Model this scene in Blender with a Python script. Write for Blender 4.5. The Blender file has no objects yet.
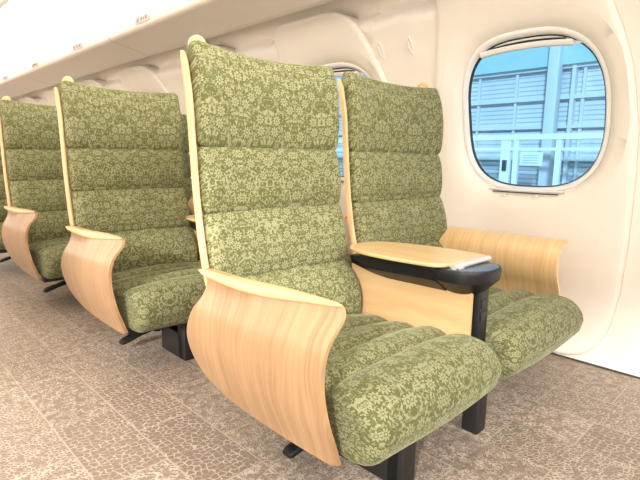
import bpy, math, random
from mathutils import Vector, Matrix
random.seed(4)
PI=math.pi
H=.88            # height of the eye point above the floor; all z below are measured from it, then raised by H
SX,SY=1.385,1.0  # centre of the nearest double seat
PITCH=1.16
scn=bpy.context.scene
col=scn.collection

# ------------------------------------------------------------------ materials
def new_mat(name):
    m=bpy.data.materials.new(name); m.use_nodes=True
    nt=m.node_tree; nt.nodes.clear()
    out=nt.nodes.new('ShaderNodeOutputMaterial'); b=nt.nodes.new('ShaderNodeBsdfPrincipled')
    nt.links.new(b.outputs[0],out.inputs[0])
    return m,nt,b,out
class G:
    def __init__(s,nt): s.nt=nt
    def n(s,t,**k):
        x=s.nt.nodes.new(t)
        for a,v in k.items(): setattr(x,a,v)
        return x
    def put(s,sock,v):
        if hasattr(v,'is_linked') or isinstance(v,bpy.types.NodeSocket): s.nt.links.new(v,sock)
        else: sock.default_value=v
    def m(s,op,a,b=None,c=None):
        x=s.n('ShaderNodeMath',operation=op); s.put(x.inputs[0],a)
        if b is not None: s.put(x.inputs[1],b)
        if c is not None: s.put(x.inputs[2],c)
        return x.outputs[0]
    def vm(s,op,a,b=None):
        x=s.n('ShaderNodeVectorMath',operation=op); s.put(x.inputs[0],a)
        if b is not None: s.put(x.inputs[1],b)
        return x
    def xyz(s,x=0.,y=0.,z=0.):
        c=s.n('ShaderNodeCombineXYZ')
        for i,v in enumerate((x,y,z)): s.put(c.inputs[i],v)
        return c.outputs[0]
    def sep(s,v):
        c=s.n('ShaderNodeSeparateXYZ'); s.put(c.inputs[0],v); return c.outputs
    def noise(s,v,scale,detail=2.,rough=.5,dist=0.):
        x=s.n('ShaderNodeTexNoise'); s.put(x.inputs['Vector'],v)
        s.put(x.inputs['Scale'],scale); x.inputs['Detail'].default_value=detail
        x.inputs['Roughness'].default_value=rough; x.inputs['Distortion'].default_value=dist
        return x.outputs[0]
    def mr(s,v,a,b,c=0.,d=1.):
        x=s.n('ShaderNodeMapRange'); x.interpolation_type='SMOOTHSTEP'
        for i,q in enumerate((v,a,b,c,d)): s.put(x.inputs[i],q)
        return x.outputs[0]
    def mix(s,f,a,b):
        x=s.n('ShaderNodeMix'); x.data_type='RGBA'
        s.put(x.inputs[0],f); s.put(x.inputs[6],a); s.put(x.inputs[7],b); return x.outputs[2]
    def bump(s,h,strength,dist,bsdf):
        x=s.n('ShaderNodeBump'); s.put(x.inputs['Height'],h); x.inputs['Strength'].default_value=strength
        x.inputs['Distance'].default_value=dist; s.nt.links.new(x.outputs[0],bsdf.inputs['Normal'])

def plain(name,c,rough=.5,metal=0.,spec=.5):
    m,nt,b,o=new_mat(name)
    g=G(nt); tc=g.n('ShaderNodeTexCoord')
    f=g.noise(tc.outputs['Object'],9.,2.)
    k=g.mr(f,.3,.7)
    lo=tuple(x*.985 for x in c[:3])+(1,); hi=tuple(min(1,x*1.01) for x in c[:3])+(1,)
    nt.links.new(g.mix(k,lo,hi),b.inputs['Base Color'])
    b.inputs['Roughness'].default_value=rough; b.inputs['Metallic'].default_value=metal
    b.inputs['Specular IOR Level'].default_value=spec
    return m

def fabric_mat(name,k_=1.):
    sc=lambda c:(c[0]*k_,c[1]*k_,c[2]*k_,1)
    m,nt,b,o=new_mat(name); g=G(nt)
    uv=g.n('ShaderNodeUVMap').outputs[0]
    u,v,_=g.sep(uv)
    mu=g.m('PINGPONG',g.m('ADD',u,.0),.115)
    w=g.noise(g.xyz(mu,v),26.,1.)
    vv=g.m('MULTIPLY_ADD',g.m('SUBTRACT',w,.5),.012,v)
    P=g.xyz(mu,vv)
    # rosettes
    def rosette(scale,R,petals,rnd):
        vo=g.n('ShaderNodeTexVoronoi'); vo.voronoi_dimensions='2D'; g.put(vo.inputs['Vector'],P)
        vo.inputs['Scale'].default_value=scale; vo.inputs['Randomness'].default_value=rnd
        d=g.vm('SUBTRACT',P,vo.outputs['Position']).outputs[0]
        dx,dy,_=g.sep(d); r=g.vm('LENGTH',d).outputs['Value']
        th=g.m('ARCTAN2',dy,dx)
        pet=g.m('MULTIPLY_ADD',g.m('ABSOLUTE',g.m('COSINE',g.m('MULTIPLY',th,petals/2))),.55*R,.45*R)
        f=g.m('LESS_THAN',r,pet)
        core=g.m('LESS_THAN',g.m('ABSOLUTE',g.m('SUBTRACT',r,R*.3)),R*.07)
        return g.m('MULTIPLY',f,g.m('SUBTRACT',1.,core)),g.m('GREATER_THAN',r,R*1.12)
    ros,halo=rosette(17.,.0175,9.,.85)
    small,_h=rosette(60.,.0040,5.,.9)
    # leaves / scrolls
    n1=g.noise(P,36.,2.,.5,1.8)
    n2=g.noise(g.vm('ADD',P,(3.1,1.7,0)).outputs[0],24.,1.5,.5,2.6)
    leaf=g.m('GREATER_THAN',n1,.585)
    vein=g.m('LESS_THAN',g.m('ABSOLUTE',g.m('SUBTRACT',n2,.5)),.018)
    leaf2=g.m('MULTIPLY',g.m('GREATER_THAN',n2,.63),1.)
    fig=g.m('MAXIMUM',ros,g.m('MULTIPLY',halo,g.m('MAXIMUM',small,g.m('MAXIMUM',leaf,g.m('MAXIMUM',vein,leaf2)))))
    weave=g.noise(uv,1400.,1.)
    fine=g.noise(uv,300.,2.)
    figs=g.m('MULTIPLY',fig,g.mr(fine,.3,.6,.62,.95))
    dark=g.mix(g.mr(weave,.3,.7),sc((.088,.092,.032)),sc((.135,.138,.050)))
    lite=g.mix(g.mr(weave,.3,.7),sc((.265,.262,.14)),sc((.37,.36,.208)))
    nt.links.new(g.mix(figs,dark,lite),b.inputs['Base Color'])
    b.inputs['Roughness'].default_value=.85; b.inputs['Specular IOR Level'].default_value=.2
    b.inputs['Sheen Weight'].default_value=.25; b.inputs['Sheen Roughness'].default_value=.4
    b.inputs['Sheen Tint'].default_value=(.9,.9,.6,1)
    wr=g.noise(uv,13.,3.,.55,.6)
    h=g.m('ADD',g.m('MULTIPLY',wr,5.),g.m('ADD',g.m('MULTIPLY',figs,.10),g.m('MULTIPLY',weave,.12)))
    g.bump(h,.55,.0042,b)
    return m

def wood_mat(name,base=(.76,.50,.25),dark=(.60,.345,.145),along='v',rough=.33,fine=1.):
    # grain runs along one uv direction (uv in metres)
    m,nt,b,o=new_mat(name); g=G(nt)
    uv=g.n('ShaderNodeUVMap').outputs[0]; u,v,_=g.sep(uv)
    if along=='u': u,v=v,u
    warp=g.noise(g.xyz(g.m('MULTIPLY',u,3.5),g.m('MULTIPLY',v,2.2)),1.,2.,.5)
    uw=g.m('MULTIPLY_ADD',warp,.10,u)
    a=g.noise(g.xyz(g.m('MULTIPLY',uw,75.*fine),g.m('MULTIPLY',v,2.)),1.,3.,.6)
    c=g.noise(g.xyz(g.m('MULTIPLY',uw,330.),g.m('MULTIPLY',v,9.)),1.,2.,.6)
    big=g.noise(g.xyz(g.m('MULTIPLY',uw,14.),g.m('MULTIPLY',v,1.2)),1.,2.)
    k=g.m('ADD',g.m('MULTIPLY',g.mr(a,.35,.7),.55),g.m('ADD',g.m('MULTIPLY',g.mr(c,.4,.75),.2),g.m('MULTIPLY',g.mr(big,.3,.7),.3)))
    nt.links.new(g.mix(k,base+(1,),dark+(1,)),b.inputs['Base Color'])
    b.inputs['Roughness'].default_value=rough; b.inputs['Specular IOR Level'].default_value=.5
    b.inputs['Coat Weight'].default_value=.15; b.inputs['Coat Roughness'].default_value=.25
    g.bump(c,.05,.001,b)
    return m

def floor_mat():
    m,nt,b,o=new_mat('patterned_floor_covering'); g=G(nt)
    tc=g.n('ShaderNodeTexCoord').outputs['Object']; x,y,z=g.sep(tc)
    TX,TY=.195,.40
    cx=g.m('DIVIDE',g.m('SUBTRACT',x,.417),TX); ix=g.m('FLOOR',cx); fx=g.m('FRACT',cx)
    odd=g.m('MULTIPLY',g.m('MODULO',g.m('ABSOLUTE',ix),2.),.5)
    cy=g.m('ADD',g.m('DIVIDE',g.m('SUBTRACT',y,.05),TY),odd); iy=g.m('FLOOR',cy); fy=g.m('FRACT',cy)
    wn=g.n('ShaderNodeTexWhiteNoise'); wn.noise_dimensions='2D'; g.put(wn.inputs['Vector'],g.xyz(ix,iy))
    r=wn.outputs['Value']; rc=g.sep(wn.outputs['Color'])
    P=g.xyz(x,y)
    wob=g.noise(P,60.,2.)
    Pw=g.vm('ADD',P,g.xyz(g.m('MULTIPLY',g.m('SUBTRACT',wob,.5),.022),g.m('MULTIPLY',g.m('SUBTRACT',wob,.5),-.022))).outputs[0]
    def vor(scale,feature,rnd=.9):
        v=g.n('ShaderNodeTexVoronoi'); v.voronoi_dimensions='2D'; v.feature=feature
        g.put(v.inputs['Vector'],Pw); g.put(v.inputs['Scale'],scale); v.inputs['Randomness'].default_value=rnd
        return v.outputs['Distance']
    # crackle veins, two scales
    va=g.m('SUBTRACT',1.,g.mr(vor(75.,'DISTANCE_TO_EDGE'),.05,.20))
    vb=g.m('SUBTRACT',1.,g.mr(vor(50.,'DISTANCE_TO_EDGE',.7),.03,.13))
    sp=g.mr(vor(110.,'F1',1.),.25,.5)
    nb=g.mr(g.m('ABSOLUTE',g.m('SUBTRACT',g.noise(P,75.,1.,.5,1.5),.5)),.03,.09,1.,0.)
    p=g.m('MULTIPLY',va,g.m('LESS_THAN',r,.35))
    p=g.m('ADD',p,g.m('MULTIPLY',vb,g.m('MULTIPLY',g.m('GREATER_THAN',r,.35),g.m('LESS_THAN',r,.45))))
    p=g.m('ADD',p,g.m('MULTIPLY',sp,g.m('MULTIPLY',g.m('GREATER_THAN',r,.45),g.m('LESS_THAN',r,.7))))
    p=g.m('ADD',p,g.m('MULTIPLY',nb,g.m('GREATER_THAN',r,.7)))
    brk=g.mr(g.noise(P,32.,3.),.33,.58,.2,1.)
    p=g.m('MULTIPLY',p,brk)
    ex=g.m('LESS_THAN',g.m('MINIMUM',fx,g.m('SUBTRACT',1.,fx)),.011)
    ey=g.m('LESS_THAN',g.m('MINIMUM',fy,g.m('SUBTRACT',1.,fy)),.0055)
    line=g.m('MULTIPLY',g.m('MAXIMUM',ex,ey),.62)
    k=g.m('MAXIMUM',g.m('MULTIPLY',p,.85),line)
    base=g.mix(rc[1],(.145,.108,.082,1),(.205,.155,.12,1))
    tex=g.noise(P,420.,2.)
    base=g.mix(g.mr(tex,.3,.7),base,(.22,.17,.132,1))
    nt.links.new(g.mix(k,base,(.52,.43,.345,1)),b.inputs['Base Color'])
    b.inputs['Roughness'].default_value=.42; b.inputs['Specular IOR Level'].default_value=.35
    g.bump(tex,.25,.001,b)
    return m

def emit(name,c,s):
    m=bpy.data.materials.new(name); m.use_nodes=True; nt=m.node_tree; nt.nodes.clear()
    o=nt.nodes.new('ShaderNodeOutputMaterial'); e=nt.nodes.new('ShaderNodeEmission')
    e.inputs[0].default_value=c+(1,); e.inputs[1].default_value=s; nt.links.new(e.outputs[0],o.inputs[0]); return m

def glass_mat():
    m=bpy.data.materials.new('tinted_window_glass'); m.use_nodes=True; nt=m.node_tree; nt.nodes.clear()
    o=nt.nodes.new('ShaderNodeOutputMaterial'); t=nt.nodes.new('ShaderNodeBsdfTransparent'); gl=nt.nodes.new('ShaderNodeBsdfGlossy')
    t.inputs[0].default_value=(.36,.67,.93,1); gl.inputs['Roughness'].default_value=.03
    gl.inputs[0].default_value=(.8,.9,1,1)
    mx=nt.nodes.new('ShaderNodeMixShader'); mx.inputs[0].default_value=.07
    nt.links.new(t.outputs[0],mx.inputs[1]); nt.links.new(gl.outputs[0],mx.inputs[2]); nt.links.new(mx.outputs[0],o.inputs[0]); return m

def louvre_mat():
    m,nt,b,o=new_mat('louvred_cladding'); g=G(nt)
    tc=g.n('ShaderNodeTexCoord').outputs['Object']; x,y,z=g.sep(tc)
    f=g.m('FRACT',g.m('MULTIPLY',z,19.))
    k=g.mr(g.m('ABSOLUTE',g.m('SUBTRACT',f,.5)),.28,.45)
    n=g.noise(tc,2.,2.)
    base=g.mix(g.mr(n,.3,.7),(.62,.65,.70,1),(.70,.72,.76,1))
    nt.links.new(g.mix(k,base,(.36,.42,.52,1)),b.inputs['Base Color']); b.inputs['Roughness'].default_value=.6
    return m

M=dict(
 fabric=fabric_mat('green_damask_fabric'),
 seatfabric=fabric_mat('green_damask_painted_shade',.76),  # same damask darkened, shade on the seat cushions put into the colour
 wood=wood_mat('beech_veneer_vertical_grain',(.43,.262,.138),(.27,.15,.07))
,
 woodwall=wood_mat('beech_veneer_painted_light',(.82,.56,.30),(.66,.41,.18)),  # same beech lightened, light on the shadowed window armrest put into the colour
 woodcap=wood_mat('beech_edge_long_grain',(.70,.48,.245),(.58,.365,.165),along='v',rough=.35,fine=.7),
 woodpale=wood_mat('pale_table_veneer',(.66,.46,.235),(.52,.33,.15),along='v',rough=.36,fine=.35),
 woodflat=wood_mat('honey_plywood_panel',(.66,.44,.225),(.55,.34,.155),along='u',rough=.3,fine=.25),
 black=plain('black_plastic',(.008,.008,.009),.45,0.,.3),
 blackmatt=plain('black_matt_metal',(.010,.009,.009),.5),
 pad=plain('dark_console_top',(.05,.06,.08),.22,0.,.9),
 grey=plain('grey_hinge_metal',(.55,.54,.53),.4,.3),
 wall=plain('cream_wall_panel',(.90,.825,.735),.42,0.,.4),
 wallgap=plain('shadow_gap_rubber',(.05,.042,.036),.7),
 bezel=plain('white_window_bezel',(.86,.83,.80),.35),
 seal=plain('dark_window_seal',(.03,.035,.04),.5),
 ceil=plain('white_ceiling_panel',(.88,.84,.78),.5),
 rack=plain('beige_rack_panel',(.80,.715,.63),.45),
 rackdark=plain('rack_recess_painted_shade',(.16,.12,.10),.7),  # dark brown stands in for the shade in the gap behind the rack
 placard=plain('pale_seat_placard',(.50,.42,.40),.5),
 ink=plain('grey_placard_print',(.07,.05,.05),.7),
 floor=floor_mat(),
 glass=glass_mat(),
 louvre=louvre_mat(),
 steel=plain('painted_steelwork',(.66,.70,.74),.5),
 steelwhite=plain('white_painted_railing',(.92,.93,.94),.5),
 signwhite=plain('pale_notice_board',(.86,.90,.90),.5),
 signink=plain('notice_print',(.50,.62,.62),.6),
 fascia=plain('smooth_upper_fascia',(.40,.62,.68),.5),
 platform=plain('pale_platform_concrete',(.5,.5,.5),.8),
 lamp=emit('ceiling_lamp_diffuser',(1.,.97,.90),7.),
 cove=emit('cove_lamp_diffuser',(1.,.95,.86),4.),
)

# ------------------------------------------------------------------ mesh helpers
def link(name,verts,faces,mat,parent=None,uvs=None,smooth=True,ang=40,off=(0,0,0)):
    me=bpy.data.meshes.new(name)
    ox,oy,oz=off
    me.from_pydata([(a-ox,b-oy,c-oz) for a,b,c in verts],[],faces)
    if uvs:
        uvl=me.uv_layers.new(name='UVMap')
        for li,l in enumerate(me.loops): uvl.data[li].uv=uvs[li] if len(uvs)==len(me.loops) else uvs[l.vertex_index]
    me.validate(clean_customdata=False); me.update()
    if smooth:
        for p in me.polygons: p.use_smooth=True
        me.set_sharp_from_angle(angle=math.radians(ang))
    me.materials.append(mat)
    o=bpy.data.objects.new(name,me); col.objects.link(o)
    if parent: o.parent=parent
    return o
def fix_normals(o):
    import bmesh
    bm=bmesh.new(); bm.from_mesh(o.data); bmesh.ops.recalc_face_normals(bm,faces=bm.faces); bm.to_mesh(o.data); bm.free()
    return o
class MB:
    def __init__(s): s.v=[];s.f=[];s.uv=[]
    def add(s,v,f,uv=None):
        n=len(s.v); s.v+=list(v); s.f+=[tuple(i+n for i in q) for q in f]; s.uv+=list(uv) if uv else [(p[0],p[2]+p[1]) for p in v]
    def box(s,x0,x1,y0,y1,z0,z1,b=.0):
        # bevelled box
        if b<=0:
            v=[(x,y,z) for x in (x0,x1) for y in (y0,y1) for z in (z0,z1)]
            s.add(v,[(0,1,3,2),(4,6,7,5),(0,4,5,1),(2,3,7,6),(0,2,6,4),(1,5,7,3)]); return
        import bmesh
        bm=bmesh.new(); bmesh.ops.create_cube(bm,size=1)
        for q in bm.verts: q.co=Vector(((x0+x1)/2+q.co.x*(x1-x0),(y0+y1)/2+q.co.y*(y1-y0),(z0+z1)/2+q.co.z*(z1-z0)))
        bmesh.ops.bevel(bm,geom=bm.edges[:],offset=b,segments=3,profile=.5,affect='EDGES')
        bm.verts.ensure_lookup_table()
        s.add([tuple(q.co) for q in bm.verts],[tuple(q.index for q in f.verts) for f in bm.faces]); bm.free()
    def tube(s,pts,r,n=14,caps=True):
        pts=[Vector(p) for p in pts]; rs=r if isinstance(r,(list,tuple)) else [r]*len(pts)
        L=[]
        for i,p in enumerate(pts):
            t=(pts[min(i+1,len(pts)-1)]-pts[max(i-1,0)]).normalized()
            a=Vector((0,0,1)) if abs(t.z)<.9 else Vector((1,0,0))
            u=t.cross(a).normalized(); w=t.cross(u)
            L.append([tuple(p+u*math.cos(2*PI*k/n)*rs[i]+w*math.sin(2*PI*k/n)*rs[i]) for k in range(n)])
        s.loft(L,caps=caps)
    def loft(s,L,closed=True,caps=True,uvf=None):
        n=len(L[0]); v=[p for l in L for p in l]; f=[]
        for i in range(len(L)-1):
            for k in range(n if closed else n-1):
                k2=(k+1)%n; f.append((i*n+k,i*n+k2,(i+1)*n+k2,(i+1)*n+k))
        if caps and closed: f.append(tuple(range(n))); f.append(tuple(reversed(range((len(L)-1)*n,len(L)*n))))
        s.add(v,f,[uvf(p) for p in v] if uvf else None)
    def prism(s,poly,z0,z1,b=0.):
        # poly in xy; optional edge rounding
        L=[]
        cx=sum(p[0] for p in poly)/len(poly); cy=sum(p[1] for p in poly)/len(poly)
        def sc(k): return [(cx+(x-cx)*k,cy+(y-cy)*k) for x,y in poly]
        if b>0:
            R=max(math.hypot(x-cx,y-cy) for x,y in poly)
            for a in (0,30,60,90): L.append([(x,y,z0+b*(1-math.sin(math.radians(a)))) for x,y in sc(1-b/R*(1-math.cos(math.radians(90-a))) if 0 else 1-b/R*(1-math.sin(math.radians(a))))])
            L=[[(x,y,z0+b*(1-math.cos(math.radians(a)))) for x,y in sc(1-b/R*(1-math.sin(math.radians(a))))] for a in (0,30,60,90)]
            L+=[[(x,y,z1-b*(1-math.cos(math.radians(a)))) for x,y in sc(1-b/R*(1-math.sin(math.radians(a))))] for a in (90,60,30,0)]
        else: L=[[(x,y,z0) for x,y in poly],[(x,y,z1) for x,y in poly]]
        s.loft(L)
    def obj(s,name,mat,parent=None,off=(0,0,0),smooth=True,ang=40):
        o=link(name,s.v,s.f,mat,parent,s.uv,smooth,ang,off); return fix_normals(o)
def empty(name,loc,label=None,cat=None,group=None):
    o=bpy.data.objects.new(name,None); o.empty_display_size=.1; o.location=loc; col.objects.link(o)
    tag(o,label,cat,group); return o
def tag(o,label=None,cat=None,group=None,kind=None):
    if label: o['label']=label
    if cat: o['category']=cat
    if group: o['group']=group
    if kind: o['kind']=kind
    return o
def interp(x,pts):
    if x<=pts[0][0]: return pts[0][1]
    for (a,b),(c,d) in zip(pts,pts[1:]):
        if x<=c:
            t=(x-a)/(c-a); return b+(d-b)*t
    return pts[-1][1]
def sinterp(x,pts):   # catmull-rom on uneven points
    if x<=pts[0][0]: return pts[0][1]
    if x>=pts[-1][0]: return pts[-1][1]
    for i in range(len(pts)-1):
        a,b=pts[i]; c,d=pts[i+1]
        if x<=c:
            m0=(pts[i+1][1]-pts[i-1][1])/(pts[i+1][0]-pts[i-1][0]) if i>0 else (d-b)/(c-a)
            m1=(pts[i+2][1]-b)/(pts[i+2][0]-a) if i+2<len(pts) else (d-b)/(c-a)
            t=(x-a)/(c-a); h=c-a
            return (2*t**3-3*t*t+1)*b+(t**3-2*t*t+t)*h*m0+(-2*t**3+3*t*t)*d+(t**3-t*t)*h*m1
def smooth01(a,b,x):
    t=max(0,min(1,(x-a)/(b-a))); return t*t*(3-2*t)

OFF=(SX,SY,-H)   # seat geometry is written in eye-point coordinates, made local with this offset

# ------------------------------------------------------------------ double seat
BACKY=[(-.56,1.150),(-.45,1.172),(-.36,1.222),(-.16,1.268),(.04,1.290),(.20,1.305),(.34,1.325)]   # front face of the upholstery
def back_y(z): return sinterp(z,BACKY)
def puff(xc,hw,z0,z1,depth,bulge,wing,sag,taper=0.,seed=0):
    depth*=.55
    """one upholstered roll of the backrest between heights z0..z1"""
    rnd=random.Random(seed)
    NS=30; NP=56; L=[];UV=[]
    zc=(z0+z1)/2; hh=(z1-z0)/2
    stations=[]
    er=.026
    for i in range(7): a=PI/2*i/6; stations.append((-hw+er*(1-math.sin(a)) if 0 else -hw+er*(1-math.cos(PI/2-a)) , a))
    st=[]
    for i in range(8):
        a=PI/2*i/7; st.append((-hw+er*(1-math.sin(a)),math.cos(a)))      # a=0 -> edge inset er, shrink 1
    st=[( -hw+er*(1-math.cos(PI/2*i/7)), math.sin(PI/2*i/7)) for i in range(8)]
    # st[i]: x from -hw (scale 0-ish) to -hw+er (scale 1)
    full=[(x,s) for x,s in st]
    mid=[(-hw+er+(2*hw-2*er)*k/18,1.) for k in range(1,18)]
    full+=mid+[(-x,s) for x,s in reversed(st)]
    for x,s in full:
        t=x/hw
        shr=er*(1-s)           # inset of the loop at the ends
        top=sag*(1-t*t)        # sag of the top edge in the middle
        loop=[];uvl=[]
        arc=0;prev=None
        for k in range(NP):
            a=2*PI*k/NP
            ca,sa=math.cos(a),math.sin(a)
            n=2/3.4
            dz=math.copysign(abs(sa)**n,sa)*(hh-shr*.9)
            dd=math.copysign(abs(ca)**n,ca)
            z=zc+dz
            if dz>0: z-=top*(dz/hh)
            # ca>0 : front
            q=1-(dz/hh)**2
            if dd>0:
                y=back_y(z)+depth*.35-(depth*.35-shr*.8)*dd - bulge*q*(s)+ .004*math.sin(7*x+seed)
            else:
                y=back_y(z)+depth*.35-(depth*.65-shr*.8)*dd
            y+= -wing*(abs(t)**2.2)+wing*.35
            loop.append((xc+x,y,z))
        L.append(loop)
    o=MB(); o.loft(L); o.uv=[]
    nf=len(full)
    for q,l in enumerate(L):
        e=er*.57
        ua=full[q][0]+(-e*(1-q/7) if q<8 else (e*(1-(nf-1-q)/7) if q>nf-9 else 0))
        o.uv+=[(xc+ua+.011*seed,p[2]+(p[1]-1.2)*.6) for p in l]
    return o
def cushion(xc,hw,name,parent,seed=0):
    """seat cushion: channels across the seat, rounded nose"""
    top=[(.605,-.600),(.612,-.568),(.632,-.538),(.665,-.517),(.705,-.508),(.74,-.510),(.762,-.518),(.772,-.527),(.782,-.519),(.80,-.508),(.835,-.501),(.87,-.508),(.886,-.515),(.895,-.522),(.904,-.515),(.925,-.505),(.95,-.502),(.98,-.506),(1.000,-.513),(1.008,-.520),(1.016,-.513),(1.04,-.505),(1.07,-.504),(1.10,-.510),(1.15,-.52),(1.20,-.54)]
    bot=[(1.20,-.64),(1.0,-.665),(.80,-.68),(.72,-.682),(.675,-.68),(.645,-.668),(.622,-.645),(.608,-.62)]
    top=[(y-.014 if y<.7 else y,z-.004-.030*max(0,min(1,(y-.68)/.30))) for y,z in top]; bot=[(y-.014 if y<.7 else y,z-.012) for y,z in bot]
    def res(pts,n):
        d=[0]
        for a,b in zip(pts,pts[1:]): d.append(d[-1]+math.hypot(b[0]-a[0],b[1]-a[1]))
        py=[(d[i],pts[i][0]) for i in range(len(pts))]; pz=[(d[i],pts[i][1]) for i in range(len(pts))]
        return [(sinterp(d[-1]*k/n,py),sinterp(d[-1]*k/n,pz)) for k in range(n)]
    sec=res(bot,40)+res(top,110)
    er=.035; xs=[(-hw+er*(1-math.cos(PI/2*i/7)),math.sin(PI/2*i/7)) for i in range(8)]
    full=xs+[(-hw+er+(2*hw-2*er)*k/20,1.) for k in range(1,20)]+[(-x,s) for x,s in reversed(xs)]
    zc=-.59; yc=.9; L=[]; UV=[]
    arc=[0]
    for a,b in zip(sec,sec[1:]): arc.append(arc[-1]+math.hypot(b[0]-a[0],b[1]-a[1]))
    nf=len(full)
    for q,(x,s) in enumerate(full):
        t=x/hw; shr=er*(1-s); l=[]; e=er*.57
        ua=x+(-e*(1-q/7) if q<8 else (e*(1-(nf-1-q)/7) if q>nf-9 else 0))
        for (y,z) in sec:
            crown=.026*(1-abs(t)**2.2)-.014
            nose=-.012*(1-t*t)
            ky=(y-yc); kz=(z-zc)
            z2=zc+kz*(1-shr/.085*.8)+crown*(.2+.8*smooth01(-.62,-.54,z))
            y2=y+(nose+shr*.8)*smooth01(.80,.62,y) if False else y+(nose+shr*.8)*(1-smooth01(.62,.80,y))
            z2+=.0025*math.sin(11*x+5*y+seed)
            l.append((xc+x,y2,z2))
        L.append(l)
        UV.append([(xc+ua+.03*seed,a) for a in arc])
    def inner(l,uvl,k,sg):
        my=.93; mz=-.61
        return [(x,my+(y-my)*k,mz+(z-mz)*k) for x,y,z in l],[(u+sg*(1-k)*math.hypot(y-my,z-mz),v) for (u,v),(x,y,z) in zip(uvl,l)]
    pre=[inner(L[0],UV[0],k,-1) for k in (.15,.45,.75,.92)]; post=[inner(L[-1],UV[-1],k,1) for k in (.92,.75,.45,.15)]
    L=[p[0] for p in pre]+L+[p[0] for p in post]
    UV=[q for u_ in [p[1] for p in pre]+UV+[p[1] for p in post] for q in u_]
    o=MB(); n0=len(sec); o.loft(L); o.uv=UV
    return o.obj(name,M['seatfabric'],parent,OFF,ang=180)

ARM_REAR=[(-.70,1.11),(-.685,1.16),(-.66,1.21),(-.62,1.255),(-.58,1.275),(-.53,1.284),(-.49,1.277),(-.44,1.255),(-.40,1.225),(-.375,1.216),(-.35,1.212),(-.33,1.225)]
ARM_X0=[(-.70,.750),(-.66,.737),(-.60,.717),(-.55,.707),(-.50,.700),(-.442,.699),(-.40,.708),(-.375,.722),(-.352,.742),(-.335,.752),(-.318,.756)]   # at the front edge
ARM_X1=[(-.70,.752),(-.66,.735),(-.60,.717),(-.55,.706),(-.50,.702),(-.442,.708),(-.40,.722),(-.375,.730),(-.352,.733),(-.335,.733),(-.318,.735)]   # at the rear edge
def armrest(parent,dx,mirror=False):
    th=.012; NZ=40; NT=36
    def outer(z,t):
        f=smooth01(0,.8,t)
        x=sinterp(z,ARM_X0)*(1-f)+sinterp(z,ARM_X1)*f
        yf=.692+ (.012 if -.62<z<-.37 else 0)*math.sin(PI*(z+.62)/.25 if -.62<z<-.37 else 0)
        if z>-.345: yf+=.012*((z+.345)/.027)**2
        yr=sinterp(z,ARM_REAR)
        return x,yf+(yr-yf)*t
    V=[];UV=[]
    for side in (0,1):
        for i in range(NZ+1):
            z=-.70+.382*i/NZ
            for j in range(NT+1):
                t=j/NT; x,y=outer(z,t)
                zz=z
                if i==0: zz=-.70-.006*math.sin(PI*t)+(.010*(1-min(1,t/.05)))
                V.append((x+dx+(th if side else 0),y,zz)); UV.append((y,z))
    n=(NZ+1)*(NT+1); F=[]
    idx=lambda s,i,j: s*n+i*(NT+1)+j
    for i in range(NZ):
        for j in range(NT):
            F.append((idx(0,i,j),idx(0,i,j+1),idx(0,i+1,j+1),idx(0,i+1,j))); F.append((idx(1,i,j),idx(1,i+1,j),idx(1,i+1,j+1),idx(1,i,j+1)))
    for j in range(NT):
        F.append((idx(0,0,j),idx(1,0,j),idx(1,0,j+1),idx(0,0,j+1))); F.append((idx(0,NZ,j),idx(0,NZ,j+1),idx(1,NZ,j+1),idx(1,NZ,j)))
    for i in range(NZ):
        F.append((idx(0,i,0),idx(0,i+1,0),idx(1,i+1,0),idx(1,i,0))); F.append((idx(0,i,NT),idx(1,i,NT),idx(1,i+1,NT),idx(0,i+1,NT)))
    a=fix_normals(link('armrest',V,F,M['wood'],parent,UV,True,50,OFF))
    # rounded cap rail along the top, thickest behind the middle, tapering to the front corner
    L=[];U2=[]
    NT=40
    for j in range(NT+1):
        t=j/NT
        y=.694+(1.232-.694)*t
        fr=math.sin(PI*min(1,t/.9)**.6) if t<.9 else 0
        e=min(1,(t/.08))**.5*min(1,((1-t)/.05))**.5 if 0<t<1 else .05
        hgt=(.010+.020*smooth01(.0,.5,t)*(1-.55*smooth01(.6,1,t)))*max(e,.12)
        wid=(.020+.030*smooth01(0,.45,t))*max(e,.12)
        f=smooth01(0,.8,t)
        xo=.7515*(1-f)+.7165*f -.004*math.sin(PI*t)
        ztop=-.312-.008*t
        l=[]
        for k in range(20):
            an=2*PI*k/20; n=2/3.
            ca,sa=math.cos(an),math.sin(an)
            l.append((dx+xo+wid/2+math.copysign(abs(ca)**n,ca)*wid/2,y,ztop-hgt/2+math.copysign(abs(sa)**n,sa)*hgt/2))
        L.append(l); U2+=[(q[0]*2+q[2]*2,q[1]) for q in l]
    c=MB(); c.loft(L); c.uv=U2
    c.obj('armrest_cap',M['woodcap'],a,(0,0,0)).data.transform(Matrix.Translation((-OFF[0],-OFF[1],-OFF[2])))
    return a
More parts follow.
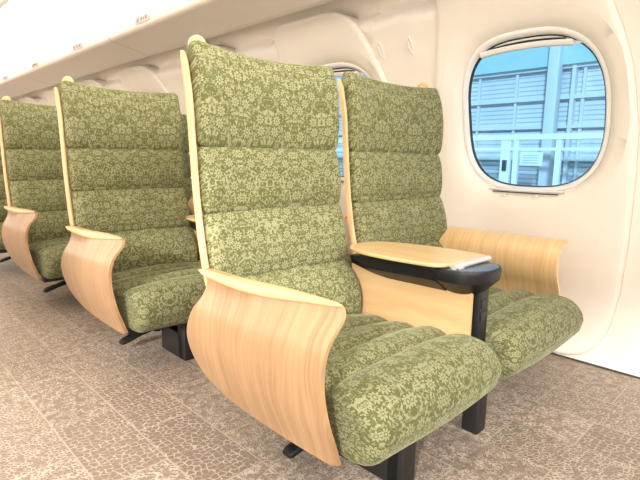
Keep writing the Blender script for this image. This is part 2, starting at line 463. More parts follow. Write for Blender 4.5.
def window_armrest(parent):
    """inner face visible: concave plywood whose upper edge rolls over towards the wall"""
    sec=[(-.70,2.062),(-.62,2.058),(-.55,2.040),(-.50,2.016),(-.46,1.992),(-.42,1.978),(-.38,1.977),(-.35,1.985),(-.325,2.002),(-.308,2.026),(-.302,2.050),(-.306,2.066)]
    NT=34; NS=46; th=.013; V=[];UV=[]
    zs=[p[0] for p in sec]; 
    d=[0]
    for a,b in zip(sec,sec[1:]): d.append(d[-1]+math.hypot(b[0]-a[0],b[1]-a[1]))
    px=[(d[i],sec[i][1]) for i in range(len(sec))]; pz=[(d[i],sec[i][0]) for i in range(len(sec))]
    pts=[(sinterp(d[-1]*k/NS,px),sinterp(d[-1]*k/NS,pz)) for k in range(NS+1)]
    for side in (0,1):
        for i,(x,z) in enumerate(pts):
            a=pts[max(0,i-1)]; b=pts[min(NS,i+1)]
            tx,tz=b[0]-a[0],b[1]-a[1]; l=math.hypot(tx,tz); nx,nz=tz/l,-tx/l
            yr=1.21+.06*math.sin(PI*min(1,max(0,(-.33-z)/.37)))
            for j in range(NT+1):
                t=j/NT
                V.append((x+nx*th*side,.69+(yr-.69)*t,z+nz*th*side)); UV.append((.69+(yr-.69)*t,d[-1]*i/NS))
    n=(NS+1)*(NT+1); F=[]; idx=lambda s,i,j: s*n+i*(NT+1)+j
    for i in range(NS):
        for j in range(NT):
            F.append((idx(0,i,j),idx(0,i,j+1),idx(0,i+1,j+1),idx(0,i+1,j))); F.append((idx(1,i,j),idx(1,i+1,j),idx(1,i+1,j+1),idx(1,i,j+1)))
    for j in range(NT):
        for i in (0,NS): F.append((idx(0,i,j),idx(1,i,j),idx(1,i,j+1),idx(0,i,j+1)))
    for i in range(NS):
        for j in (0,NT): F.append((idx(0,i,j),idx(1,i,j),idx(1,i+1,j),idx(0,i+1,j)))
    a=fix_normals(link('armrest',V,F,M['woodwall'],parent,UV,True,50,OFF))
    return a

def backrest(parent,xc,knob_side,seed,hw=.325):
    # plywood shell: front edge shows along both sides of the upholstery
    NX=24; NZ=30; th=.014; V=[];UV=[]
    for side in (0,1):
        for i in range(NZ+1):
            z=-.60+.90*i/NZ
            for j in range(NX+1):
                t=-1+2*j/NX
                w=hw-.001
                e=abs(t)**3
                y=back_y(z)+.072-.055*e*(1) + (th if side else 0)
                x=xc+t*w*(1-.02*side)-(.024*t if t>0 else 0)
                if side==0 and abs(t)>.99: pass
                V.append((x-(th*.9*math.copysign(1,t) if (side==0 and abs(t)>.95) else 0),y+.012*smooth01(.2,.3,z),z)); UV.append((x,z))
    n=(NZ+1)*(NX+1); F=[]; idx=lambda s,i,j: s*n+i*(NX+1)+j
    for i in range(NZ):
        for j in range(NX):
            F.append((idx(0,i,j),idx(0,i,j+1),idx(0,i+1,j+1),idx(0,i+1,j))); F.append((idx(1,i,j),idx(1,i+1,j),idx(1,i+1,j+1),idx(1,i,j+1)))
    for j in range(NX):
        for i in (0,NZ): F.append((idx(0,i,j),idx(1,i,j),idx(1,i,j+1),idx(0,i,j+1)))
    for i in range(NZ):
        for j in (0,NX): F.append((idx(0,i,j),idx(1,i,j),idx(1,i+1,j),idx(0,i+1,j)))
    m=MB(); m.add(V,F,UV)
    # side strips: square-edged plywood uprights flanking the cushions
    for sg in (-1,1):
        L=[];U=[]
        for i in range(NZ+1):
            z=-.60+.905*i/NZ; y0=back_y(z)+.006+.010*smooth01(.15,.3,z); y1=y0+.022
            if i==NZ: y0+=.012
            xo=xc+sg*(hw if sg<0 else hw-.024); xi=xo-sg*.013
            if sg>0: y0+=.012
            L.append([(xo,y0+.002,z),(xo-sg*.002,y0,z),(xi+sg*.002,y0,z),(xi,y0+.002,z),(xi,y1,z),(xo,y1,z)])
            U+=[(p[0]+p[1],z) for p in L[-1]]
        k=len(m.v); m.loft(L); m.uv[k:]=U
    sh=m.obj('backrest',M['woodcap'],parent,OFF,ang=50); sh['label']='pale plywood shell of the backrest'
    def sub(mb,name,mat):
        o=mb.obj(name,mat,sh,OFF,ang=180 if mat is M['fabric'] else 40); return o
    cw=hw-.019
    sub(puff(xc,cw,.030,.340,.125,.018,.030,.016,seed=seed),'headrest',M['fabric'])
    sub(puff(xc,cw-.001,-.168,.036,.105,.016,.016,.0,seed=seed+1),'back_cushion',M['fabric'])
    sub(puff(xc,cw-.001,-.372,-.162,.105,.018,.014,.0,seed=seed+2),'back_cushion',M['fabric'])
    sub(puff(xc,cw-.002,-.580,-.366,.11,.020,.012,.0,seed=seed+3),'back_cushion',M['fabric'])
    # wooden grab knob at the upper outer corner
    kx=xc+knob_side*(hw-.068); L=[]
    k=MB(); y=back_y(.3)+.055
    k.tube([(kx,y+.015,.22),(kx,y+.004,.31),(kx,y,.336),(kx,y-.001,.350),(kx,y-.002,.359),(kx,y-.002,.362)],[.027,.027,.027,.023,.013,.003],18)
    sub(k,'grab_knob',M['woodcap'])
    return sh

def console(parent):
    # black upright and beam below the table
    m=MB()
    m.box(1.372,1.430,.694,.735,-.66,-.36,.005)
    # tray body: flared section swept along the arm
    L=[]
    for y,hb,zt,zb,wt,wb in [(1.205,0,-.352,-.364,.060,.050),(1.19,0,-.345,-.375,.085,.060),(1.10,0,-.337,-.400,.105,.048),(1.04,0,-.334,-.418,.112,.040),(.90,0,-.328,-.418,.118,.038),(.80,0,-.325,-.415,.122,.042)]:
        c=1.392
        wt-=.014; zb=zb+.008 if zb<-.40 else zb; zv=zt-.040 if zb<-.39 else zt-.010
        L.append([(c-wt,y,zt),(c-wt+.004,y,zv),(c-wb,y,zb),(c+wb,y,zb),(c+wt-.004,y,zv),(c+wt,y,zt)])
    m.loft(L)
    # rounded front of the console
    def ring(rx,ry,z,yc=.765,n=48,sq=2.3):
        out=[]
        for k in range(n):
            a=2*PI*k/n; ca,sa=math.cos(a),math.sin(a)
            out.append((1.392+math.copysign(abs(ca)**(2/sq),ca)*rx,yc+math.copysign(abs(sa)**(2/sq),sa)*ry,z))
        return out
    m.loft([ring(.040,.056,-.408,.765),ring(.046,.062,-.404,.765),ring(.111,.103,-.360),ring(.116,.108,-.330),ring(.113,.105,-.323)])
    c=m.obj('centre_console',M['black'],parent,OFF,ang=35); c['label']='black centre console with flared tray body'
    def ch(mb,name,mat,ang=35): return mb.obj(name,mat,c,OFF,ang=ang)
    m=MB(); m.loft([ring(.106,.098,-.3245),ring(.106,.098,-.3215),ring(.100,.092,-.3205)]); ch(m,'console_pad',M['pad'])
    # side panels in plywood
    for sx,nm in ((1.352,'side_panel'),(1.434,'side_panel')):
        V=[];UV=[];F=[]
        NZ=14;NT=20
        for s in (0,1):
            for i in range(NZ+1):
                z=-.60+.212*i/NZ
                for j in range(NT+1):
                    t=j/NT; yr=1.165+.05*smooth01(-.55,-.40,z)
                    y=.712+(yr-.712)*t
                    V.append((sx+s*.012+.010*(t**3)*(1 if sx<1.4 else -1),y,z)); UV.append((y,z))
        n=(NZ+1)*(NT+1); idx=lambda s,i,j:s*n+i*(NT+1)+j
        for i in range(NZ):
            for j in range(NT):
                F+= [(idx(0,i,j),idx(0,i,j+1),idx(0,i+1,j+1),idx(0,i+1,j)),(idx(1,i,j),idx(1,i+1,j),idx(1,i+1,j+1),idx(1,i,j+1))]
        for j in range(NT):
            for i in (0,NZ): F.append((idx(0,i,j),idx(1,i,j),idx(1,i,j+1),idx(0,i,j+1)))
        for i in range(NZ):
            for j in (0,NT): F.append((idx(0,i,j),idx(1,i,j),idx(1,i+1,j),idx(0,i+1,j)))
        q=MB(); q.add(V,F,UV); ch(q,nm,M['woodflat'])
    # folded wooden table leaf: outline in plan
    out=[(1.262,.800),(1.252,.86),(1.244,.93),(1.243,1.00),(1.250,1.07),(1.268,1.13),(1.295,1.17),(1.33,1.188),(1.375,1.192),(1.42,1.185),(1.46,1.16),(1.495,1.10),(1.52,1.02),(1.532,.94),(1.535,.86),(1.532,.80),(1.522,.762),(1.505,.752),(1.44,.756),(1.425,.764),(1.415,.758),(1.34,.762),(1.29,.772)]
    # smooth outline
    n=len(out); sm=[]
    for i in range(n):
        p0,p1,p2,p3=[out[(i+k)%n] for k in (-1,0,1,2)]
        for t in (0,.33,.66):
            sm.append(tuple(.5*((2*p1[d])+(-p0[d]+p2[d])*t+(2*p0[d]-5*p1[d]+4*p2[d]-p3[d])*t*t+(-p0[d]+3*p1[d]-3*p2[d]+p3[d])*t**3) for d in (0,1)))
    m=MB()
    def leaf(m,z0,z1):
        cx=1.39;cy=.97
        ks=[(.985,0),(.995,.0015),(1,.004)]
        L=[[(cx+(x-cx)*k,cy+(y-cy)*k,z0+d) for x,y in sm] for k,d in ks]+[[(cx+(x-cx)*k,cy+(y-cy)*k,z1-d) for x,y in sm] for k,d in reversed(ks)]
        m.loft(L,uvf=lambda p:(p[0],p[1]))
    leaf(m,-.318,-.306)
    tb=ch(m,'folding_table',M['woodpale'],30)
    tb.rotation_euler=(0,0,0)
    m=MB()
    for x0,x1,y0,y1 in ((1.275,1.30,.80,1.10),(1.30,1.48,1.08,1.12)): m.box(x0,x1,y0,y1,-.327,-.3185,.002)
    ch(m,'table_support',M['blackmatt'])
    m=MB(); m.tube([(1.295,.745,-.314),(1.50,.738,-.310)],.0085,16)
    m.box(1.31,1.34,.735,.77,-.324,-.314,.002)
    h=ch(m,'table_hinge',M['grey']); h['label']='grey metal hinge of the folding table'
    m=MB(); m.tube([(1.328,.86,-.366),(1.322,.86,-.368)],.012,20); m.tube([(1.3225,.86,-.368),(1.3185,.86,-.369)],.007,16); ch(m,'release_button',M['blackmatt'])
    for z in (-.435,-.475):
        m=MB(); m.box(1.381,1.421,.690,.6945,z-.014,z+.014,.002); ch(m,'socket_cover',M['blackmatt'])
    return c

def base(parent):
    m=MB()
    m.box(.80,1.98,.80,.86,-.742,-.690,.006)      # cross beam
    m.box(.80,1.98,1.02,1.07,-.742,-.690,.006)
    m.box(.79,1.335,.70,1.16,-.70,-.678,.004); m.box(1.44,1.985,.70,1.16,-.70,-.678,.004)   # seat pans
    m.box(1.00,1.46,.69,.80,-.735,-.690,.006)
    m.box(1.485,1.53,.66,.72,-.700,-.672,.006); m.box(1.93,1.98,.68,.78,-.745,-.69,.006)
    m.box(1.93,1.97,.80,.86,-.80,-.70,.01)
    b=m.obj('seat_frame',M['blackmatt'],parent,OFF)
    for x0,y1 in ((.998,.90),(1.402,.745)):
        m=MB(); 
        m.box(x0,x0+.058,.687,.745,-H,-.70,.006)
        if y1>.8: m.box(x0,x0+.050,.70,y1,-H,-.76,.006)
        m.obj('leg',M['blackmatt'],parent,OFF)
    m=MB()
    L=[]
    for t,w_,h_ in ((0,.012,.014),(.1,.018,.018),(.3,.018,.013),(.62,.017,.010),(.7,.020,.011),(.95,.021,.010),(1,.017,.006)):
        x=1.03-.19*t; y=.945+.035*t; z=-.772-.066*t**1.1
        L.append([(x,y-w_,z-h_*.6),(x,y-w_*.8,z-h_),(x,y+w_*.8,z-h_),(x,y+w_,z-h_*.6),(x,y+w_,z+h_*.6),(x,y+w_*.8,z+h_),(x,y-w_*.8,z+h_),(x,y-w_,z+h_*.6)])
    m.loft(L)
    m.tube([(1.00,.935,-.745),(1.00,.95,-.80)],.024,14)
    for k in range(7):
        t=.72+.035*k; x=1.03-.19*t; y=.945+.035*t; z=-.772-.066*t**1.1+.010
        m.box(x-.0018,x+.0018,y-.017,y+.017,z-.002,z+.003)
    m.box(1.00,1.04,.93,.97,-.80,-.70,.004)
    m.obj('foot_lever',M['black'],parent,OFF)

def double_seat():
    r=empty('double_seat',(SX,SY,0))
    XA,XW=1.056,1.738
    backrest(r,XA,-1,1,.310); backrest(r,XW,1,11,.333)
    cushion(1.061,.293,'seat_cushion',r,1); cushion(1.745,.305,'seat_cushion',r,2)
    armrest(r,0.)
    window_armrest(r)
    console(r); base(r)
    return r
def copy_tree(o,parent=None):
    c=o.copy(); col.objects.link(c)
    if parent: c.parent=parent
    for ch in list(o.children): copy_tree(ch,c)
    return c
LAB=['green damask double seat with beech side panels and folded table, nearest in front',
     'green damask double seat in the second row, directly behind the nearest one',
     'green damask double seat in the third row, behind the second-row seat',
     'green damask double seat in the fourth row, cut by the left picture edge',
     'green damask double seat in the fifth and farthest row']
first=double_seat()
NROWS=4
for i in range(NROWS):
    o=first if i==0 else copy_tree(first)
    o.location=(SX,SY+PITCH*i,0)
    tag(o,LAB[i],'train seat','double seats in a row along the windows')

# ------------------------------------------------------------------ window wall
WX=[(-.88,2.310),(-.6,2.320),(-.3,2.322),(0,2.305),(.15,2.283),(.30,2.245),(.45,2.190),(.60,2.110),(.70,2.040),(.76,1.992),(.80,1.955),(.86,1.90)]
def wx(z): return sinterp(z,WX)
CY,CZ=.985,.212
def win_out(a,hy=.305,hz=.318,n=2.9):
    ca,sa=math.cos(a),math.sin(a)
    k=(abs(ca/hy)**n+abs(sa/hz)**n)**(-1/n)
    return k*ca,k*sa
# panel outline half-width as function of z (measured from the window's middle)
PW=[(-.872,.20),(-.868,.26),(-.85,.315),(-.82,.352),(-.77,.388),(-.69,.418),(-.54,.438),(-.31,.447),(-.06,.447),(.13,.443),(.38,.415),(.50,.385),(.60,.352),(.68,.325),(.73,.295),(.76,.25),(.775,.21),(.785,.12)]
def panel_r(a):
    # distance from (0,CZ) to the outline in direction a
    lo,hi=.2,1.3
    ca,sa=math.cos(a),math.sin(a)
    for _ in range(30):
        m=(lo+hi)/2; y=abs(m*ca); z=CZ+m*sa
        inside = -.872<z<.785 and y<(interp(z,PW)*1.12 if z<.66 or ca<0 else interp(z,[(.66,.37),(.72,.35),(.75,.33),(.77,.30),(.78,.26),(.785,.22)]))*(1 if ca>0 else .893)
        if inside: lo=m
        else: hi=m
    return lo
def rect_r(a,y0,y1,z0,z1):
    ca,sa=math.cos(a),math.sin(a); r=9
    if ca>1e-9: r=min(r,y1/ca)
    if ca<-1e-9: r=min(r,y0/ca)
    if sa>1e-9: r=min(r,(z1-CZ)/sa)
    if sa<-1e-9: r=min(r,(z0-CZ)/sa)
    return r
def bay(yc,name):
    N=240
    angs=[2*PI*k/N for k in range(N)]
    V=[];F=[];rows=[]
    # corner angles snapped
    for a0 in [math.atan2(z-CZ,y) for y in (-.58,.58) for z in (-H,.86)]:
        a0%=2*PI; k=min(range(N),key=lambda q:abs(angs[q]-a0)); angs[k]=a0
    def pt(y,z,off): return (wx(z)-off,yc+y,z)
    specs=[]   # (kind,frac,offset)
    ring=[]
    for a in angs:
        r0=math.hypot(*win_out(a)); r1=r0+.022; r2=r0+.050; rp=panel_r(a); rr=rect_r(a,-.58,.58,-H,.86)
        rp=min(rp,rr-.004)
        top=smooth01(.2,1.,math.sin(a))
        col_=[]
        col_.append((r0+.026,-.050)); col_.append((r0+.031,-.026)); col_.append((r0+.040,-.010)); col_.append((r0+.052,.002))
        col_.append((r0+.070,.012)); 
        b=min(r0+.11,rp-.02); col_.append((b,.021)); 
        for k in range(1,8): col_.append((b+(rp-.035-b)*k/8 if rp-.035>b else b+.0001*k,.022))
        col_.append((max(rp-.030,b+.002),.022)); col_.append((rp-.018,.020)); col_.append((rp-.008,.014)); gd=-.004 if math.cos(a)<.2 else .0; col_.append((rp-.002,.005)); col_.append((rp,gd)); col_.append((rp+.0015,gd)); col_.append((min(rp+.003,rr),.0))
        for k in range(1,7): col_.append((min(rp+.003,rr)+(rr-min(rp+.003,rr))*k/6,.0))
        ring.append(col_)
    m=len(ring[0])
    for k in range(m):
        for i,a in enumerate(angs):
            r,off=ring[i][k]
            zz=CZ+r*math.sin(a)
            if k>=m-8: off-=.12*smooth01(.69,.77,zz)
            V.append(pt(r*math.cos(a),CZ+r*math.sin(a),off))
    for k in range(m-1):
        for i in range(N):
            j=(i+1)%N; F.append((k*N+i,(k+1)*N+i,(k+1)*N+j,k*N+j))
    return V,F,angs
NB=9
V=[];F=[]
ycs=[CY+PITCH*k for k in range(-1,NB)]
for yc in ycs:
    v,f,angs=bay(yc,'')
    n=len(V); V+=v; F+=[tuple(i+n for i in q) for q in f]
wall=fix_normals(link('wall_right',[(a,b,c+H) for a,b,c in V],F,M['wall'],None,None,True,60)); tag(wall,kind='structure')
def ringpts(yc,grow,off,n=96,dy=0):
    out=[]
    for k in range(n):
        a=2*PI*k/n; r=math.hypot(*win_out(a))+grow
        z=CZ+r*math.sin(a); out.append((wx(z)-off,yc+r*math.cos(a),z+H))
    return out
for wi,yc in enumerate(ycs):
    if wi==0 or wi>4: vis=False
    # window frame ring
    wobj=MB()
    wobj.loft([ringpts(yc,.034,-.032),ringpts(yc,.030,-.021),ringpts(yc,.024,-.018),ringpts(yc,.016,-.019),ringpts(yc,.010,-.026),ringpts(yc,.006,-.042)],caps=False)
    win=wobj.obj('window_%d'%(wi+1),M['bezel'],None); tag(win,kind='structure')
    s=MB(); s.loft([ringpts(yc,.0065,-.040),ringpts(yc,.003,-.041),ringpts(yc,.0005,-.047),ringpts(yc,.0005,-.055)],caps=False); s.obj('window_seal',M['seal'],win)
    p=MB(); c=ringpts(yc,.004,-.052); 
    p.add(c,[tuple(range(len(c)))]); p.obj('pane',M['glass'],win,smooth=False)
    # roller blind box and its pull bar under the top of the opening
    b=MB(); L=[]
    for zt,o1 in ((.495,-.020),(.505,-.014),(.522,-.014),(.530,-.020),(.530,-.034),(.495,-.034)):
        yy=.215 if zt<.5 else .20
        L.append([(wx(zt)-o1,yc-.235,zt+H),(wx(zt)-o1,yc+.235,zt+H)])
    L2=[]
    for t in [k/24 for k in range(25)]:
        y=-.195+.405*t; q=.009*(2*t-1)**2
        L2.append([(wx(zt)-o1,yc+y,zt-q*1.5+H) for zt,o1 in ((.491,-.030),(.496,-.025),(.508,-.025),(.513,-.030),(.513,-.044),(.491,-.044))])
    b.loft(L2); b.obj('blind_bar',M['bezel'],win)
    b=MB(); b.loft([[(wx(zz_)-o_,yc-.235+.47*k_/12,zz_-(.012 if zz_<.5 else 0)*(k_/6-1)**2+H) for zz_,o_ in ((.495,-.046),(.495,-.044),(.515,-.0445),(.545,-.0445),(.545,-.048))] for k_ in range(13)]); b.obj('blind',M['bezel'],win)
    b=MB(); b.loft([[(wx(zz_)-o_,yc-.165+.33*k_/12,zz_-.012*(k_/6-1)**2+H) for zz_,o_ in ((.5145,-.035),(.522,-.033),(.522,-.044),(.5145,-.044))] for k_ in range(13)]); b.obj('blind_slot',M['seal'],win)
    b=MB(); L2=[]
    for t in [k/24 for k in range(25)]:
        y=-.18+.36*t; q=.004*(2*t-1)**2
        L2.append([(wx(zt)-o1,yc+y,zt+q+H) for zt,o1 in ((-.137,-.012),(-.137,.004),(-.131,.008),(-.126,.004),(-.126,-.012))])
    b.loft(L2); b.obj('sill',M['bezel'],win)
    b=MB(); b.box(wx(-.15)+.003-.018,wx(-.15)-.012,yc-.155,yc+.155,-.1425+H,-.1375+H); b.obj('sill_gap',M['wallgap'],win)
    for dy in (-.06,.09):
        b=MB(); x=wx(-.15)-.022; b.tube([(x+.006,yc+dy,-.153+H),(x-.003,yc+dy,-.153+H),(x-.005,yc+dy,-.153+H)],[.007,.007,.004],12); b.obj('blind_stud',M['bezel'],win)
# coat hooks on the piers between the windows
for k in range(0,3):
    for j,yy in enumerate((1.573,1.760)):
        y=yy+PITCH*k-.03; z=.57; x=wx(z)
        if k>0: break
        m=MB(); m.box(x-.010,x+.004,y-.013,y+.013,z-.045+H,z+.045+H,.006)
        hk=m.obj('coat_hook',M['bezel']) if False else None
        r=empty('coat_hook',(x,y,z+H),['slim white coat hook on the window wall pier, nearer the large window','slim white coat hook on the window wall pier, nearer the far seats'][j],'coat hook','coat hooks on the wall between the windows')
        def L(mb,name,mat): o=mb.obj(name,mat,r,(x,y,z+H)); return o
        m=MB(); P=[]
        for q in range(24):
            a=2*PI*q/24; n=2/3.; P.append((math.copysign(abs(math.cos(a))**n,math.cos(a))*.011,math.copysign(abs(math.sin(a))**n,math.sin(a))*.045))
        tilt=lambda dz: wx(z+dz)
        m.loft([[(tilt(dz*s)-o,y+dy*s,z+dz*s+H) for dy,dz in P] for s,o in ((1,-.006),(1,.003),(.9,.005),(.5,.005))]); L(m,'hook_plate',M['wall'])
        m=MB(); m.tube([(tilt(.03)-.003,y,z+.03+H),(tilt(.02)-.014,y,z+.02+H),(tilt(0)-.018,y,z+H),(tilt(-.02)-.016,y,z-.02+H),(tilt(-.03)-.004,y,z-.03+H)],[.004,.005,.005,.005,.004],10); L(m,'hook',M['bezel'])

Y0,Y1=-1.6,12.5
# floor
m=MB(); 
V=[];F=[]
nx,ny=2,2
m.add([(-1.9,Y0,0),(2.36,Y0,0),(2.36,Y1,0),(-1.9,Y1,0)],[(0,1,2,3)]); fl=m.obj('floor',M['floor'],smooth=False); tag(fl,kind='structure')
m=MB(); m.box(2.300,2.314,Y0,Y1,0.0005,.006); tag(m.obj('baseboard_right',M['wallgap'],smooth=False),kind='structure')
# opposite side wall of the saloon and the end wall
def strip(name,prof,mat,y0=Y0,y1=Y1,kind='structure',n=2):
    L=[[(x,y0+(y1-y0)*k/(n-1),z+H) for x,z in prof] for k in range(n)]
    m=MB(); m.loft(L,closed=False,caps=False); o=m.obj(name,mat,ang=30); 
    if kind: o['kind']=kind
    return o
strip('wall_left',[(-1.75,-.88),(-1.76,0),(-1.70,.6),(-1.5,.97)],M['wall'],y0=1.)
m=MB(); m.box(-1.9,2.4,Y1,Y1+.05,0,2.2); tag(m.obj('wall_back',M['wall'],smooth=False),kind='structure')
strip('ceiling',[(2.35,.70),(2.30,.93),(2.1,.985),(1.9,1.02),(1.62,1.06),(1.52,1.12),(1.40,1.19),(1.25,1.235),(1.0,1.25),(.5,1.262),(.0,1.265),(-.5,1.25),(-1.2,1.19),(-1.6,.97)],M['ceil'])

# luggage rack
rack=empty('luggage_rack',(1.8,3.0,.8+H),'cream overhead luggage rack running above the windows with seat number placards','luggage rack')
RO=(1.8,3.0,.8+H)
ry0=Y0; seams=[3.66-PITCH*2*2,3.66-PITCH*2,3.66,3.66+PITCH*2,3.66+PITCH*4,3.66+PITCH*6,Y1]
front=[(1.62,.93),(1.52,.915),(1.475,.895),(1.462,.875),(1.457,.855),(1.457,.832),(1.464,.812),(1.484,.800),(1.50,.797)]
under=[(1.50,.797),(1.56,.787),(1.65,.768),(1.738,.746)]
inner=[(1.742,.7475),(1.765,.745),(1.785,.750),(1.805,.768),(1.83,.80),(1.85,.84),(1.86,.93)]
def seg(prof,ya,yb,mat,name):
    m=MB(); m.loft([[(x,ya,z+H) for x,z in prof],[(x,yb,z+H) for x,z in prof]],closed=False,caps=False)
    o=m.obj(name,mat,rack,RO,ang=50); return o
def smoothprof(p,n=24):
    d=[0]
    for a,b in zip(p,p[1:]): d.append(d[-1]+math.hypot(b[0]-a[0],b[1]-a[1]))
    return [(sinterp(d[-1]*k/n,[(d[i],p[i][0]) for i in range(len(p))]),sinterp(d[-1]*k/n,[(d[i],p[i][1]) for i in range(len(p))])) for k in range(n+1)]
pa=Y0
for s in seams:
    if s<=pa: continue
    seg(smoothprof(front)+under[1:],pa,s-.004,M['rack'],'rack_panel'); pa=s
sp=smoothprof(inner,30); seg(sp[:11],Y0,Y1,M['rack'],'rack_underside'); seg(sp[10:],Y0,Y1,M['rackdark'],'rack_recess_shade')  # last strip is painted shade in the recess, not a separate lining
m=MB(); m.loft([[(1.7385,y,.7485+H),(1.7385,y,.751+H),(1.7415,y,.751+H),(1.7415,y,.749+H)] for y in (Y0,Y1)]); m.obj('shadow_line',M['wallgap'],rack,RO)
for s_ in seams[:-1]:
    if s_>Y0:
        m=MB(); m.loft([[(x+.004,y,z+H+.004) for x,z in smoothprof(front)+under[1:]] for y in (s_-.03,s_+.03)],closed=False,caps=False)
        m.obj('seam_backing',M['wallgap'],rack,RO)
# cove lamp on top of the rack
m=MB(); m.box(1.54,1.60,Y0,Y1,.932+H,.944+H); m.obj('cove_lamp',M['cove'],rack,RO,smooth=False)
# seat number placards
def text_mesh(s,size):
    c=bpy.data.curves.new('t','FONT'); c.body=s; c.size=size; c.align_x='CENTER'; c.align_y='CENTER'; c.extrude=.0006; c.resolution_u=2
    o=bpy.data.objects.new('t',c); col.objects.link(o)
    dg=bpy.context.evaluated_depsgraph_get(); me=bpy.data.meshes.new_from_object(o.evaluated_get(dg)); bpy.data.objects.remove(o); bpy.data.curves.remove(c)
    return me
for k in range(5):
    y=3.10+PITCH*k
    a=math.radians(8)
    # placard lies on the curved lip: local X along -y, local Y up
    base_m=Matrix.Translation((1.4545,y,.845+H))@Matrix(((0,0,-1,0),(-1,0,0,0),(0,1,0,0),(0,0,0,1)))@Matrix.Rotation(math.radians(0),4,'X')
    P=[]
    for q in range(36):
        an=2*PI*q/36; n=2/5.; P.append((math.copysign(abs(math.cos(an))**n,math.cos(an))*.105,math.copysign(abs(math.sin(an))**n,math.sin(an))*.021))
    m=MB(); m.loft([[tuple(base_m@Vector((px*s,py*s,zz))) for px,py in P] for s,zz in ((1,-.004),(1,.0015),(.97,.0025))])
    pl=m.obj('seat_number_placard',M['placard'],rack,RO)
    for txt,dx,sz in (('%d'%(8+k),-.010,.030),('A',.022,.022),('B',.056,.030)):
        me=text_mesh(txt,sz); me.transform(Matrix.Translation((-RO[0],-RO[1],-RO[2]))@base_m@Matrix.Translation((dx,0,.0032)))
        me.materials.append(M['ink']); o=bpy.data.objects.new('printed_text',me); col.objects.link(o); o.parent=pl
    m=MB()
    for x0,x1,y0,y1 in ((-.075,-.045,.010,.012),(-.075,-.045,-.012,-.010),(-.075,-.073,-.012,.012),(-.047,-.045,-.012,.012),(-.064,-.056,-.006,.006)):
        v=[tuple(base_m@Vector((a_,b_,c_))) for a_ in (x0,x1) for b_ in (y0,y1) for c_ in (.002,.0034)]
        m.add(v,[(0,1,3,2),(4,6,7,5),(0,4,5,1),(2,3,7,6),(0,2,6,4),(1,5,7,3)])
    m.obj('window_symbol',M['ink'],pl,RO,smooth=False)

# slim ceiling light line
m=MB(); m.box(1.150,1.185,Y0,Y1,1.222+H,1.232+H,.002)
r=empty('ceiling_light',(1.167,5,1.227+H),'slim continuous line light set in the cream ceiling above the rack edge','ceiling light')
m.obj('diffuser',M['lamp'],r,(1.167,5,1.227+H),smooth=False)
m=MB(); m.box(1.140,1.195,Y0,Y1,1.230+H,1.240+H,.002); m.obj('housing',M['ceil'],r,(1.167,5,1.227+H))

# ------------------------------------------------------------------ outside
gx=6.0
bld=empty('station_building',(gx,4,0),'pale blue louvred trackside building with steel columns seen through the window','building')
BO=(gx,4,0)
YB0,YB1=-2,30
m=MB(); m.box(gx+.10,gx+.3,YB0,YB1,-1.2,1.10+H); m.obj('louvred_wall',M['louvre'],bld,(gx,4,0),smooth=False)
m=MB(); m.box(gx-.02,gx+.3,YB0,YB1,1.10+H,5.2); m.obj('upper_fascia',M['fascia'],bld,BO,smooth=False)
for yc in [2.30+2.7*k for k in range(-1,10)]:
    m=MB(); m.box(gx-.12,gx+.02,yc-.055,yc+.065,-1.2,5.2,.01); m.obj('column',M['steel'],bld,BO)
    m=MB(); m.box(gx+.01,gx+.10,yc-.20,yc-.16,-1.2,1.1+H); m.obj('downpipe',M['steel'],bld,BO)
for yc in [3.28,2.79,2.02,1.6]+[3.9+.55*k for k in range(30)]:
    m=MB(); m.box(gx+.055,gx+.10,yc-.015,yc+.015,-1.2,1.1+H); m.obj('mullion',M['steel'],bld,BO,smooth=False)
for zb,h in ((.75,.022),(.42,.018),(1.095,.03),(.05,.02)):
    m=MB(); m.box(gx+.03,gx+.10,YB0,YB1,zb-h+H,zb+h+H); m.obj('wall_rail',M['steel'],bld,BO,smooth=False)
# railing in front
rx=5.4; k=rx/6.
rl=empty('platform_railing',(rx,3,-.6),'white painted railing with a flat top rail in front of the louvred building','railing')
RR=(rx,3,-.6)
m=MB(); m.box(rx-.03,rx+.03,YB0,YB1,.275*k+H,.34*k+H); m.obj('top_rail',M['steelwhite'],rl,RR,smooth=False)
m=MB(); m.box(rx-.025,rx+.025,YB0,YB1,.145*k+H,.18*k+H); m.obj('mid_rail',M['steelwhite'],rl,RR,smooth=False)
for y in [2.83,2.70,2.20,1.72,1.2,.6]+[3.5+.6*q for q in range(20)]:
    m=MB(); yy=y*k; w=.055 if y==2.83 else .028; m.box(rx-.02,rx+.02,yy-w,yy+w,-1.2,.275*k+H); m.obj('post',M['steelwhite'],rl,RR,smooth=False)
m=MB(); m.box(rx-.05,rx-.022,2.80*k-.0,2.85*k,-.10*k+H,.03*k+H,.004); m.obj('switch_box',M['pad'],rl,RR)
nt_=empty('notice_board',(rx-.04,2.49*k,.05+H),'small pale rectangular notice fixed to the white railing outside','notice')
m=MB(); m.box(rx-.05,rx-.03,2.36*k,2.63*k,-.035*k+H,.125*k+H,.003); m.obj('board',M['signwhite'],nt_,(rx-.04,2.49*k,.05+H))
m=MB()
for z_ in (.09,.06,.03,0):
    m.box(rx-.0515,rx-.0503,2.40*k,2.59*k,(z_-.006)*k+H,(z_+.006)*k+H)
m.obj('printed_lines',M['signink'],nt_,(rx-.04,2.49*k,.05+H),smooth=False)
m=MB(); m.box(2.6,40,-10,50,-1.3,-1.2); tag(m.obj('trim_1',M['platform'],smooth=False),kind='structure').name='ground'

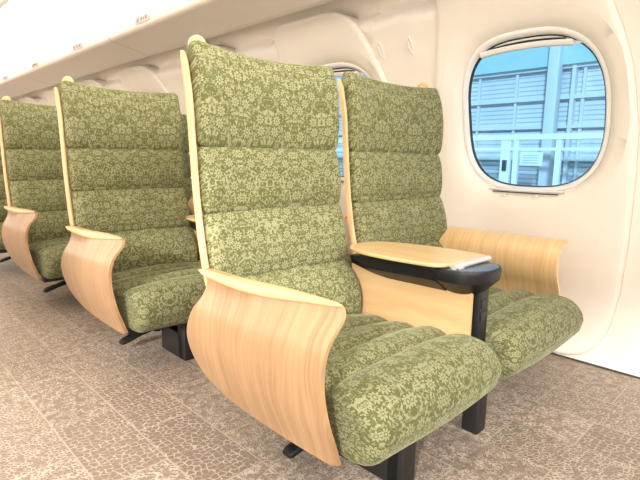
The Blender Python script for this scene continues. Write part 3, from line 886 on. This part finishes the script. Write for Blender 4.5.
# ------------------------------------------------------------------ light
w=bpy.data.worlds.new('World'); scn.world=w; w.use_nodes=True
bg=w.node_tree.nodes['Background']; bg.inputs[0].default_value=(1.,.96,.90,1); bg.inputs[1].default_value=.85
def area(name,loc,rot,sx,sy,p,c=(1,.94,.84)):
    l=bpy.data.lights.new(name,'AREA'); l.shape='RECTANGLE'; l.size=sx; l.size_y=sy; l.energy=p; l.color=c
    o=bpy.data.objects.new(name,l); o.location=loc; o.rotation_euler=rot; col.objects.link(o); return o
sl=area('saloon_light',(.05,4.8,1.215+H),(0,0,0),2.3,13,105)
area('cove_light',(1.56,5,.955+H),(0,math.radians(180-8),0),.10,12,48)
area('far_side_fill',(-1.4,5.5,.85+H),(0,math.radians(-97),0),.5,12,25)  # added fill from the unseen opposite side, brightens the window wall
area('far_side_low_fill',(-1.45,5.5,.05+H),(0,math.radians(-118),0),.9,12,85,(1,.93,.84))  # added low fill aimed upward, lifts rack underside and upper wall; no lamp there
fl=area('front_end_fill',(.1,-1.5,.95+H),(math.radians(86),0,0),2.8,.5,56,(1,.95,.87)); fl.data.spread=math.radians(105)  # added frontal fill behind the camera, brightens the seat backs
sun=bpy.data.lights.new('sun','SUN'); sun.energy=5.0; sun.color=(1,.98,.95); sun.angle=.1
so=bpy.data.objects.new('sun',sun); sun.energy=4.0; so.rotation_euler=(math.radians(25),math.radians(-66),0); col.objects.link(so)

# ------------------------------------------------------------------ camera
f=490.
a=Vector((-485,89,490)).normalized(); b=Vector((508.2639,72,490)).normalized()
b=(b-a*b.dot(a)).normalized()
up=b.cross(a)
if up.y<0: up=-up
# rows of world axes expressed in (x right, y up, z forward) camera space
right=Vector((b.x,a.x,up.x)); camup=Vector((b.y,a.y,up.y)); fwd=Vector((b.z,a.z,up.z))
R=Matrix((right,camup,-fwd)).transposed().to_4x4()
cd=bpy.data.cameras.new('camera'); cd.sensor_fit='HORIZONTAL'; cd.sensor_width=36.; cd.lens=36.*f/640.; cd.clip_start=.02; cd.clip_end=200
cam=bpy.data.objects.new('camera',cd); cam.matrix_world=Matrix.Translation((0,0,H))@R; col.objects.link(cam); scn.camera=cam
scn.view_settings.view_transform='Standard'
scn.view_settings.look='None'
scn.view_settings.exposure=0.06
